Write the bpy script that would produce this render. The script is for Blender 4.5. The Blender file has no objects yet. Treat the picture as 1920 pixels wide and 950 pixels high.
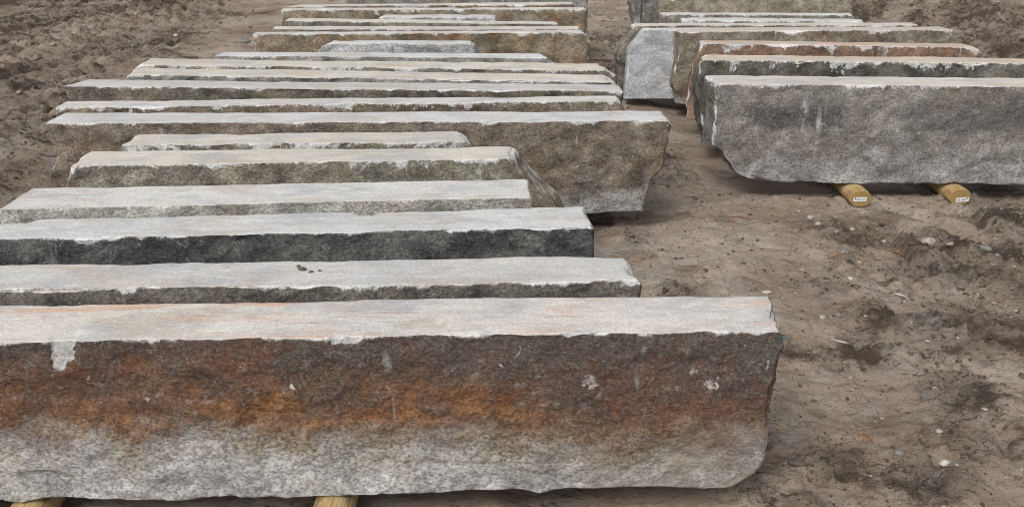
import bpy, math, random
import numpy as np
from math import radians as RAD
random.seed(7)
sc = bpy.context.scene

# ------------------------------------------------------------------ camera
cam_d = bpy.data.cameras.new('camera'); cam_d.lens = 35; cam_d.sensor_width = 36
cam_d.clip_start = 0.02; cam_d.clip_end = 2000
cam = bpy.data.objects.new('camera', cam_d); sc.collection.objects.link(cam)
cam.location = (0, 0, 1.5); cam.rotation_euler = (RAD(90 - 22.018), 0, 0)
sc.camera = cam
# ------------------------------------------------------------------ sky (overcast: desaturated daylight sky)
SUN_EL, SUN_AZ = 46, 208           # degrees, azimuth clockwise from +y
w = bpy.data.worlds.new('World'); sc.world = w; w.use_nodes = True
wn = w.node_tree; bg = wn.nodes['Background']
sky = wn.nodes.new('ShaderNodeTexSky'); sky.sky_type = 'NISHITA'; sky.sun_disc = False
sky.sun_elevation = RAD(SUN_EL); sky.sun_rotation = RAD(SUN_AZ)
sky.air_density = 1.0; sky.dust_density = 4.0; sky.ozone_density = 1.0
hs = wn.nodes.new('ShaderNodeHueSaturation'); hs.inputs['Saturation'].default_value = 0.14
wn.links.new(sky.outputs[0], hs.inputs['Color']); wn.links.new(hs.outputs[0], bg.inputs[0])
bg.inputs[1].default_value = 0.09
# ------------------------------------------------------------------ sun through cloud
sl = bpy.data.lights.new('sun', 'SUN'); sl.energy = 1.5; sl.angle = RAD(26); sl.color = (1, .965, .92)
so = bpy.data.objects.new('sun', sl); sc.collection.objects.link(so)
so.rotation_euler = (RAD(90 - SUN_EL), 0, RAD(180 - SUN_AZ)); so.location = (0, 0, 20)
# ------------------------------------------------------------------ exposure
sc.view_settings.view_transform = 'Standard'; sc.view_settings.look = 'None'
sc.view_settings.gamma = 1; sc.view_settings.use_curve_mapping = False
sc.view_settings.exposure = 0.38
sc.cycles.use_denoising = True; sc.cycles.denoising_prefilter = 'ACCURATE'; sc.cycles.use_adaptive_sampling = False
sc.cycles.filter_width = 1.0; sc.cycles.max_bounces = 5
C = sc.collection

# ================================================================== noise
def _h(ix, iy, iz, s):
    n = (ix * 374761393 + iy * 668265263 + iz * 2246822519 + s * 3266489917) & 0xffffffff
    n = ((n ^ (n >> 13)) * 1274126177) & 0xffffffff
    n = ((n ^ (n >> 15)) * 2654435761) & 0xffffffff
    return ((n ^ (n >> 16)) & 0xffffff) / 0xffffff
def vn(x, y, z=0., s=0):
    x, y, z = np.broadcast_arrays(np.asarray(x, float), np.asarray(y, float), np.asarray(z, float))
    fx, fy, fz = np.floor(x), np.floor(y), np.floor(z)
    ix, iy, iz = fx.astype(np.int64), fy.astype(np.int64), fz.astype(np.int64)
    u, v, q = x - fx, y - fy, z - fz
    u = u * u * (3 - 2 * u); v = v * v * (3 - 2 * v); q = q * q * (3 - 2 * q)
    def g(a, b, c): return _h(ix + a, iy + b, iz + c, s)
    a = (g(0,0,0) * (1 - u) + g(1,0,0) * u) * (1 - v) + (g(0,1,0) * (1 - u) + g(1,1,0) * u) * v
    if not np.any(q): return a * 2 - 1
    b = (g(0,0,1) * (1 - u) + g(1,0,1) * u) * (1 - v) + (g(0,1,1) * (1 - u) + g(1,1,1) * u) * v
    return (a * (1 - q) + b * q) * 2 - 1
def fbm(x, y, z=0., s=0, o=3, g=.5):
    t = 0; a = 1; n = 0; k = 1.
    for i in range(o):
        t = t + a * vn(np.asarray(x) * k + 13.7 * i, np.asarray(y) * k + 5.1 * i, np.asarray(z) * k, s + i * 17)
        n += a; a *= g; k *= 2.03
    return t / n
def sst(a, b, x):
    t = np.clip((x - a) / (b - a), 0, 1); return t * t * (3 - 2 * t)

# ================================================================== node helper
class NT:
    def __init__(s, name):
        s.m = bpy.data.materials.new(name); s.m.use_nodes = True
        s.t = s.m.node_tree; s.b = s.t.nodes['Principled BSDF']
    def put(s, sock, v):
        if isinstance(v, bpy.types.NodeSocket): s.t.links.new(v, sock)
        elif isinstance(v, (tuple, list)):
            sock.default_value = tuple(v) + ((1,) if len(v) == 3 and len(sock.default_value) == 4 else ())
        else: sock.default_value = v
    def n(s, typ, **k):
        d = s.t.nodes.new(typ)
        for a, v in k.items(): setattr(d, a, v)
        return d
    def coord(s, seed=0., scale=(1,1,1), rot=(0,0,0), src='Object'):
        c = s.n('ShaderNodeTexCoord'); m = s.n('ShaderNodeMapping')
        m.inputs['Location'].default_value = (seed * 7.31, seed * 3.77, seed * 5.13)
        m.inputs['Rotation'].default_value = rot; m.inputs['Scale'].default_value = scale
        s.t.links.new(c.outputs[src], m.inputs[0]); return m.outputs[0]
    def noise(s, vec, scale, detail=3, rough=.55, dist=0):
        d = s.n('ShaderNodeTexNoise'); s.t.links.new(vec, d.inputs['Vector'])
        d.inputs['Scale'].default_value = scale; d.inputs['Detail'].default_value = detail
        d.inputs['Roughness'].default_value = rough; d.inputs['Distortion'].default_value = dist
        return d.outputs['Fac']
    def ramp(s, v, a, b, lo=0., hi=1., smooth=True):
        d = s.n('ShaderNodeMapRange', interpolation_type='SMOOTHSTEP' if smooth else 'LINEAR')
        s.put(d.inputs[0], v); s.put(d.inputs[1], a); s.put(d.inputs[2], b)
        d.inputs[3].default_value = lo; d.inputs[4].default_value = hi
        return d.outputs[0]
    def math(s, op, a, b=0., c=0.):
        d = s.n('ShaderNodeMath', operation=op)
        s.put(d.inputs[0], a); s.put(d.inputs[1], b); s.put(d.inputs[2], c); return d.outputs[0]
    def mix(s, f, a, b, mode='MIX'):
        d = s.n('ShaderNodeMix', data_type='RGBA', blend_type=mode)
        s.put(d.inputs[0], f); s.put(d.inputs[6], a); s.put(d.inputs[7], b); return d.outputs[2]
    def scale(s, col, v):
        d = s.n('ShaderNodeVectorMath', operation='SCALE'); s.put(d.inputs[0], col); s.put(d.inputs[3], v); return d.outputs[0]
    def attr(s, name):
        d = s.n('ShaderNodeAttribute', attribute_name=name); return d.outputs['Fac']
    def bump(s, hgt, strength, dist):
        d = s.n('ShaderNodeBump'); s.put(d.inputs['Strength'], strength); s.put(d.inputs['Distance'], dist)
        s.put(d.inputs['Height'], hgt); s.t.links.new(d.outputs[0], s.b.inputs['Normal']); return d
    def out(s, col, rough=.9, spec=.3):
        s.put(s.b.inputs['Base Color'], col); s.put(s.b.inputs['Roughness'], rough)
        s.b.inputs['Specular IOR Level'].default_value = spec; return s.m

def mesh_from(name, V, F, smooth=True, attrs=None):
    me = bpy.data.meshes.new(name)
    V = np.ascontiguousarray(V, dtype=np.float32); F = np.ascontiguousarray(F, dtype=np.int32)
    k = F.shape[1]
    me.vertices.add(len(V)); me.vertices.foreach_set('co', V.ravel())
    me.loops.add(F.size); me.loops.foreach_set('vertex_index', F.ravel())
    me.polygons.add(len(F)); me.polygons.foreach_set('loop_start', np.arange(0, F.size, k, dtype=np.int32))
    if smooth: me.polygons.foreach_set('use_smooth', np.ones(len(F), bool))
    for a, v in (attrs or {}).items():
        at = me.attributes.new(a, 'FLOAT', 'POINT'); at.data.foreach_set('value', np.asarray(v, np.float32))
    me.update(calc_edges=True); me.validate(); return me
def link(name, me, mat, label=None, cat=None, group=None, kind=None, parent=None):
    o = bpy.data.objects.new(name, me); C.objects.link(o)
    if mat and not me.materials: me.materials.append(mat)
    if label: o['label'] = label
    if cat: o['category'] = cat
    if group: o['group'] = group
    if kind: o['kind'] = kind
    if parent: o.parent = parent
    return o

# ================================================================== ground
# dark churned spots: (x, y, radius)
SPOTS = [(.86,2.22,.13), (1.55,3.05,.28), (1.72,2.95,.2), (.52,3.15,.13), (.60,3.3,.12), (.78,4.72,.16), (.74,4.95,.14), (-2.6,4.75,.3), (-2.45,4.4,.2),
         (1.35,2.6,.15), (.95,7.6,.3), (.85,8.6,.3), (1.25,3.05,.12), (-3.3,6.7,.3), (.63,2.6,.06), (.76,1.98,.09), (1.75,3.6,.4), (1.5,3.9,.2), (2.3,4.1,.3),(1.05,2.15,.12)]
def row_mask(x, y):
    l = sst(-2.3, -2.05, x) * sst(.6, .35, x) * sst(1.75, 1.95, y) * sst(8.4, 8.0, y)
    r = sst(.85, 1.1, x) * sst(3.0, 2.8, x) * sst(4.45, 4.65, y) * sst(8.8, 8.5, y)
    return np.maximum(l, r)
def churn(x, y):
    m = sst(.02, .5, fbm(x * .9, y * .9, 0, 5, 3)) * .55
    m = np.maximum(m, sst(.1, .5, fbm(x * 3.1, y * 3.1, 0, 55, 3)) * .5)
    wob = 1 + .55 * fbm(x * 6, y * 6, 0, 9, 3)
    for a, b, r in SPOTS:
        m = np.maximum(m, .85 * sst(1.5, .15, np.hypot(x - a, y - b) / (r * wob)))
    m = np.maximum(m, sst(1.15, 1.75, x + .25 * fbm(x * 1.3, y * 1.3, 0, 51, 3)) * sst(4.6, 4.2, y) * sst(-.35, .4, fbm(x * 2.1, y * 2.6, 0, 52, 4, .6)) * .75)
    far = sst(-1.9, -2.6, x + .12 * (y - 5)) * sst(4.5, 6, y) + sst(2.7, 3.3, x) * sst(5, 6, y)
    m = np.maximum(m, far * sst(-.3, .35, fbm((x * .94 - y * .35) * 4, (x * .35 + y * .94) * .4, 0, 31, 4, .6)) * .7 + far * .36)
    return np.clip(m, 0, 1)
def track(x, y):
    # tyre ruts running away at both sides of the yard
    u = x * .94 - y * .35; q = x * .35 + y * .94
    l = sst(-1.9, -2.6, x + .12 * (y - 5)) * sst(3.8, 5.5, y)
    z = l * (fbm(u * 7, q * .35, 0, 71, 4, .65) * .08 + fbm(u * 22, q * 2.2, 0, 75, 3, .6) * .035 + .022 * np.sin(q * 2 * np.pi / .21 + 5 * np.abs(((u * 1.1) % 1) - .5)) * sst(0, .3, fbm(u * 2.2, q * .15, 0, 72, 1)))
    r = sst(2.75, 3.3, x) * sst(4.8, 6, y)
    u2 = x * .995 + y * .1; q2 = y
    z = z + r * (fbm(u2 * 7, q2 * .35, 0, 81, 4, .65) * .09 + fbm(u2 * 22, q2 * 2.2, 0, 85, 3, .6) * .035 + .022 * np.sin(q2 * 2 * np.pi / .2 + 5 * np.abs(((u2 * 1.2) % 1) - .5)) * sst(0, .3, fbm(u2 * 2.2, q2 * .15, 0, 82, 1)))
    for (x0, c, wd, dp) in ((1.02, .05, .16, .016), (.72, -.03, .07, .012), (1.42, .16, .13, .014)):
        e = (x - (x0 + c * (y - 3) + .05 * np.sin(y * 2.1 + x0 * 7))) / wd
        z = z - dp * sst(4.5, 4.1, y) * (np.exp(-e ** 4) - .5 * np.exp(-((np.abs(e) - 1.3) / .25) ** 2)) * (.6 + .5 * fbm(x * 4, y * 4, 0, 91, 2))
    # faint tread printed beside the right-hand row
    d = np.abs(x - (1.9 + .25 * (y - 4.1))); p = sst(.28, .2, d) * sst(3.5, 3.7, y) * sst(4.45, 4.3, y)
    return z + p * .02 * np.sign(np.sin(x * 34 + y * 9)) * np.abs(np.sin(x * 34 + y * 9)) ** .5
def ground_z(x, y):
    near = sst(40, 12, np.hypot(x, y))
    m = churn(x, y)
    z = fbm(x * 1.1, y * 1.1, 0, 1, 3) * .022 + fbm(x * 5.3, y * 5.3, 0, 2, 3) * .011
    rg = 1 - np.abs(fbm(x * 3.3 + .3 * vn(x*7,y*7,0,3), y * 4.4, 0, 12, 3)) * 2
    z = z + .020 * np.clip(rg, 0, 1) ** 3 * (.4 + m)
    wx, wy = x + .02 * vn(x * 11, y * 11, 0, 6), y + .02 * vn(x * 11, y * 11, 0, 7)
    fx, fy = 1., 1.35
    z = z + fbm(wx * 20, wy * 24, 0, 3, 3, .6) * (.009 + .022 * m)
    c1 = np.clip(vn(wx * 31, wy * 36, 0, 4) - .05, 0, 1) ** .7; c2 = np.clip(vn(wx * 63, wy * 70, 0, 14) - .1, 0, 1) ** .7
    z = z + m * (.026 * c1 + .015 * c2) + .007 * c2 * sst(.1, .4, fbm(x * 8, y * 8, 0, 15, 2))
    pit = np.clip(-vn(wx * 17 + 9, wy * 26, 0, 16) - .45, 0, 1)
    z = z - .04 * pit * (.4 + m)
    z = z + track(x, y)
    k = row_mask(x, y)
    z = z * (1 - .75 * k) - .012 * k
    z = z - .032 * sst(.7, 1.1, x) * sst(4.0, 4.25, y) * sst(9.2, 8.8, y) * sst(3.2, 2.9, x)
    return z * near
def axis(core, outs):
    return np.concatenate(outs[0] + [core] + outs[1])
def grow(a, b, n, p=3.):
    t = np.linspace(0, 1, n + 1)[1:]; return a + (b - a) * t ** p
xs = np.concatenate([grow(-5., -400, 40)[::-1], np.linspace(-5., -2.6, 140)[:-1], np.linspace(-2.6, .2, 75)[:-1], np.linspace(.2, 2.4, 360)[:-1], np.linspace(2.4, 6, 165), grow(6., 400, 40)])
yr = np.concatenate([np.geomspace(1.2, 4.6, 400)[:-1], np.geomspace(4.6, 12.5, 380)])
ys = np.concatenate([grow(1.2, -400, 36)[::-1], yr, grow(12.5, 500, 60)])
X, Y = np.meshgrid(xs, ys)
Z = ground_z(X, Y); CH = churn(X, Y)
nx, ny = len(xs), len(ys)
I = np.arange(nx * ny).reshape(ny, nx)
F = np.stack([I[:-1, :-1], I[:-1, 1:], I[1:, 1:], I[1:, :-1]], -1).reshape(-1, 4)
gm = mesh_from('ground', np.stack([X, Y, Z], -1).reshape(-1, 3), F, True, {'churn': CH.ravel()})
def ground_mat():
    N = NT('muddy_sand')
    p = N.coord(1, src='Object')
    ch = N.attr('churn')
    pw = N.coord(3, (1, 1.5, 1), (0, 0, RAD(-12)))
    n1 = N.noise(p, 2.2, 4, .6); n2 = N.noise(p, 14, 6, .7); n3 = N.noise(pw, 70, 5, .75); n4 = N.noise(p, 300, 3, .65)
    patch = N.noise(pw, 3.4, 9, .74, .3); specks = N.noise(pw, 27, 6, .72, .4)
    col = N.mix(N.ramp(n1, .35, .68), (.275, .212, .162), (.405, .342, .28))
    col = N.mix(N.ramp(N.noise(p, 5.5, 5, .65, .6), .52, .68, 0, .6), col, (.325, .305, .285))
    col = N.mix(N.ramp(patch, .51, .60, 0, .6), col, (.15, .107, .077))
    wet = N.ramp(N.math('ADD', N.math('MULTIPLY', ch, .55), N.math('MULTIPLY', N.math('SUBTRACT', patch, .5), 2.6)), .26, .62)
    col = N.mix(N.math('MULTIPLY', wet, .8), col, N.mix(n3, (.036, .024, .016), (.105, .073, .05)))
    col = N.mix(N.math('MULTIPLY', N.ramp(specks, .55, .63, 0, .9), N.ramp(ch, 0., .5, .45, 1.)), col, (.062, .044, .033))
    col = N.mix(N.ramp(n3, .57, .68, 0, .7), col, (.072, .054, .042))
    col = N.mix(N.ramp(n4, .62, .74, 0, .6), col, (.36, .33, .29))
    col = N.scale(col, N.ramp(n4, .3, .7, .68, 1.3))
    hgt = N.math('ADD', N.math('MULTIPLY', n3, .9), N.math('MULTIPLY', n4, .35))
    hgt = N.math('ADD', hgt, N.math('MULTIPLY', n2, 1.2)); hgt = N.math('ADD', hgt, N.math('MULTIPLY', specks, 1.0))
    N.bump(hgt, N.ramp(ch, 0, .7, .5, 1.0), .02)
    return N.out(col, N.ramp(n1, .3, .7, .78, .95), .3)
M_ground = ground_mat()
link('ground', gm, M_ground, 'brown sandy mud yard, rutted and strewn with small gravel', 'ground', kind='structure')

# ================================================================== stone slabs
def stone_mat(name, seed, h, P):
    N = NT(name)
    p = N.coord(seed)
    pf = N.coord(seed, (1, 1, 1.25), (0, RAD(P.get('fol', 14)), 0))
    sp = N.n('ShaderNodeSeparateXYZ'); tc = N.n('ShaderNodeTexCoord'); N.t.links.new(tc.outputs['Object'], sp.inputs[0])
    z = N.math('DIVIDE', sp.outputs[2], h)
    geo = N.n('ShaderNodeNewGeometry'); sn = N.n('ShaderNodeSeparateXYZ'); N.t.links.new(geo.outputs['True Normal'], sn.inputs[0])
    top = N.ramp(sn.outputs[2], .62, .86)
    chip = N.attr('chip')
    grain = N.noise(pf, 105, 4, .75); grain2 = N.noise(pf, 34, 5, .7); med = N.noise(pf, 13, 4, .6); big = N.noise(p, 4.2, 4, .6); big2 = N.noise(p, 6.5, 3, .6, .5)
    fleck = N.noise(p, 240, 2, .5)
    # fresh grey granite
    g = P.get('grey', (.42, .42, .415)); gd = tuple(c * P.get('gc', .45) for c in g)
    fresh = N.mix(N.ramp(grain, .38, .60), gd, tuple(c * 1.12 for c in g))
    fresh = N.mix(N.ramp(grain2, .5, .7, 0, .45), fresh, tuple(min(.8, c * 1.5) for c in g))
    fresh = N.scale(fresh, N.ramp(N.noise(pf, 9, 6, .7), .34, .66, .72, 1.22))
    # weathered skin
    pa, pb = P.get('pat', ((.20, .175, .14), (.12, .10, .082)))
    pat = N.mix(N.ramp(med, .36, .66), pa, pb)
    mo = P.get('mot', 1.)
    pat = N.scale(pat, N.ramp(N.noise(pf, 8, 7, .72), .34, .66, 1 - .4 * mo, 1 + .45 * mo))
    pat = N.mix(N.ramp(N.noise(p, 5, 6, .7, .4), .52, .66, 0, .5 * mo), pat, (.27, .265, .25))
    pat = N.mix(N.ramp(big2, .48, .7, 0, .55), pat, P.get('pat3', (.20, .185, .125)))
    if P.get('rust', 0) and not P.get('band'):
        pat = N.mix(N.math('MULTIPLY', N.ramp(big, .5, .66), P['rust']), pat, N.mix(N.ramp(med, .4, .65), (.26, .10, .035), (.12, .055, .03)))
    if P.get('dark', 0):
        dk = N.ramp(N.math('ADD', N.math('MULTIPLY', N.noise(p, 3.1, 4, .65), .7), N.math('MULTIPLY', med, .3)), .62 - .36 * P['dark'], .8 - .36 * P['dark'])
        pat = N.mix(N.math('MULTIPLY', dk, .92), pat, P.get('dcol', (.036, .035, .032)))
    if P.get('band'):
        zz = N.math('ADD', z, N.math('MULTIPLY', N.math('SUBTRACT', big, .5), .55))
        zz = N.math('ADD', zz, N.math('MULTIPLY', N.math('SUBTRACT', med, .5), .35))
        zz = N.math('ADD', zz, N.math('MULTIPLY', N.ramp(sp.outputs[0], 1.6, 2.75), .13)); zz = N.math('ADD', zz, -.03)
        zz = N.math('ADD', zz, N.math('MULTIPLY', N.math('SUBTRACT', grain2, .5), .22))
        pat = N.mix(N.ramp(big2, .42, .62), (.108, .066, .052), (.076, .061, .053))
        pat = N.mix(N.ramp(N.noise(p, 9, 6, .7), .5, .66, 0, .8), pat, (.115, .05, .03))
        pat = N.mix(N.ramp(N.noise(p, 6, 6, .7), .56, .68, 0, .5), pat, (.14, .115, .095))
        pat = N.mix(N.ramp(zz, .80, 1.0, 0, .7), pat, (.085, .078, .066))
        bell = N.math('MULTIPLY', N.ramp(zz, .32, .50), N.ramp(zz, .88, .50))
        rp = N.noise(N.coord(seed + 5, (1, 1, 2.2), (0, RAD(-12), 0)), 5.5, 6, .65)
        pat = N.mix(N.math('MULTIPLY', N.math('MULTIPLY', bell, N.ramp(sp.outputs[0], 2.0, 2.65, 1., .3)), N.ramp(rp, .36, .60, .3, .9)), pat, N.mix(N.ramp(med, .42, .62), (.225, .105, .04), (.145, .068, .034)))
        m = N.ramp(zz, .20, .58)
        smear = N.math('MULTIPLY', N.ramp(sp.outputs[0], 2.1, 2.75), N.ramp(N.noise(p, 6, 6, .65, .4), .40, .56))
        smear = N.math('MULTIPLY', smear, N.ramp(zz, .62, .2))
        yel = N.math('MULTIPLY', N.ramp(zz, .12, .38), N.ramp(rp, .42, .6, .15, .8))
        fresh = N.mix(yel, fresh, N.mix(N.ramp(grain, .38, .6), (.13, .095, .045), (.40, .34, .23)))
    else:
        zz = N.math('ADD', z, N.math('MULTIPLY', N.math('SUBTRACT', big, .5), 1.2))
        zz = N.math('ADD', zz, N.math('MULTIPLY', N.math('SUBTRACT', med, .5), .8))
        f0 = P.get('fresh', .3); m = N.ramp(zz, f0 - .18, f0 + .18)
    for (xa, xb, za, zb_, amt) in P.get('stain', ()):
        sx_ = N.math('ADD', sp.outputs[0], N.math('MULTIPLY', N.math('SUBTRACT', med, .5), .16)); sz_ = N.math('ADD', sp.outputs[2], N.math('MULTIPLY', N.math('SUBTRACT', med, .5), .05))
        mk = N.math('MULTIPLY', N.math('MULTIPLY', N.ramp(sx_, xa - .05, xa + .05), N.ramp(sx_, xb + .05, xb - .05)), N.math('MULTIPLY', N.ramp(sz_, za - .012, za + .012), N.ramp(sz_, zb_ + .04, zb_ - .02)))
        pat = N.mix(N.math('MULTIPLY', mk, amt), pat, (.075, .072, .066))
    pat = N.scale(pat, N.ramp(grain, .34, .66, .6, 1.5))
    pat = N.mix(N.ramp(grain2, .54, .72, 0, P.get('show', .45)), pat, N.scale(fresh, .75))
    face = N.mix(m, fresh, pat)
    if P.get('band'):
        face = N.mix(N.math('MULTIPLY', smear, .75), face, N.mix(grain2, (.20, .17, .14), (.27, .235, .195)))
    for (kx, kz, kr) in P.get('knocks', ()):
        dk_ = N.math('SQRT', N.math('ADD', N.math('POWER', N.math('SUBTRACT', sp.outputs[0], kx), 2.), N.math('POWER', N.math('SUBTRACT', sp.outputs[2], kz), 2.)))
        dk_ = N.math('ADD', dk_, N.math('MULTIPLY', N.math('SUBTRACT', grain2, .5), kr * 9.))
        face = N.mix(N.ramp(dk_, kr * .9, -kr * .4, 0, .8), face, (.55, .53, .51))
    face = N.mix(N.ramp(fleck, .66, .72, 0, .5), face, (.5, .49, .47))
    # lime runs and knocked spots
    ps = N.coord(seed + 3, (1, 1, .16))
    run = N.math('MULTIPLY', N.ramp(N.noise(ps, 16, 3, .6), .66 - .05 * P.get('runs', .5), .74), N.ramp(med, .42, .6))
    face = N.mix(N.math('MULTIPLY', run, .75 * min(1, P.get('runs', .5) * 2)), face, (.52, .52, .51))
    spot = N.ramp(N.noise(p, 24, 3, .7, .8), .70, .76)
    face = N.mix(N.math('MULTIPLY', spot, .55), face, (.5, .48, .46))
    # bruised pale edge under the sawn top
    dep = N.math('SUBTRACT', h, sp.outputs[2])
    ed = P.get('edge', 1.)
    wv = N.ramp(N.noise(p, 7.5, 8, .72, .3), .50, .78, .0, .062 * ed, smooth=False)
    wv = N.math('ADD', wv, N.ramp(N.noise(p, 60, 5, .75), .44, .8, -.002, .016 * ed, smooth=False))
    em = N.math('MULTIPLY', N.ramp(N.math('SUBTRACT', wv, dep), -.003, .005), N.ramp(grain2, .34, .5, .4, 1.))
    white = N.mix(N.ramp(grain, .35, .62), (.46, .47, .48), (.76, .76, .76))
    face = N.mix(N.math('MULTIPLY', em, .85), face, white)
    # sawn top
    t1, t2 = P.get('top', ((.60, .59, .575), (.52, .515, .505)))
    st = N.noise(N.coord(seed, (1, 26, 1)), 2.2, 4, .6)
    tp = N.mix(N.ramp(big, .35, .65), t1, t2)
    tp = N.mix(N.ramp(st, .52, .74, 0, .35), tp, tuple(c * .76 for c in t2))
    pt = N.coord(seed + 9, (1, 2.2, 1))
    tp = N.mix(N.ramp(N.noise(pt, 3.1, 7, .68, .5), .46, .64, 0, .7), tp, (.47, .41, .34))
    tp = N.mix(N.ramp(N.noise(pt, 4.4, 7, .7, .3), .48, .64, 0, .7), tp, (.42, .43, .455))
    tp = N.mix(N.ramp(N.noise(N.coord(seed + 11, (1, 9, 1), (0, 0, RAD(3))), 5, 6, .7), .56, .66, 0, .6), tp, (.74, .74, .74))
    tp = N.mix(N.ramp(med, .58, .76, 0, .5), tp, tuple(min(.75, c * 1.2) for c in t1))
    if P.get('pink', 0):
        ps2 = N.noise(N.coord(seed + 1, (1, 5.5, 1), (0, 0, RAD(4))), 2.6, 4, .6, .4)
        tp = N.mix(N.math('MULTIPLY', N.ramp(ps2, .5, .68), P['pink']), tp, P.get('pinkc', (.60, .36, .235)))
        ps3 = N.noise(N.coord(seed + 2, (1, 14, 1)), 3.2, 4, .6, .3)
        tp = N.mix(N.math('MULTIPLY', N.ramp(ps3, .60, .72), min(1, P['pink'] * .9)), tp, (.40, .20, .10))
    tp = N.mix(N.ramp(N.noise(p, 38, 4, .7), .66, .74, 0, .55), tp, (.24, .22, .19))
    tp = N.mix(N.ramp(N.noise(p, 11, 4, .7, .5), .64, .74, 0, P.get('dirt', .35)), tp, (.33, .295, .25))
    tp = N.mix(N.ramp(N.noise(N.coord(seed, (1, 3, 1)), 7, 7, .72), .5, .72, 0, .45), tp, tuple(c * .72 for c in t2))
    tp = N.scale(tp, N.ramp(grain, .3, .7, .88, 1.10))
    tp = N.scale(tp, N.ramp(fleck, .3, .7, .88, 1.10))
    tp = N.mix(N.ramp(N.noise(p, 130, 3, .7), .64, .72, 0, .6), tp, (.27, .26, .25))
    col = N.mix(top, face, tp)
    col = N.mix(N.math('MULTIPLY', N.ramp(N.math('ADD', chip, N.math('MULTIPLY', N.math('SUBTRACT', grain2, .5), 2.2)), .35, .75), P.get('chipw', .85)), col, white)
    hgt = N.math('ADD', N.math('MULTIPLY', grain2, .6), N.math('MULTIPLY', grain, .35)); hgt = N.math('ADD', hgt, N.math('MULTIPLY', med, 1.2))
    N.bump(hgt, N.ramp(top, 0, 1, .85, .3), .012)
    return N.out(col, N.ramp(grain, .2, .8, .75, .95), .25)

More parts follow.
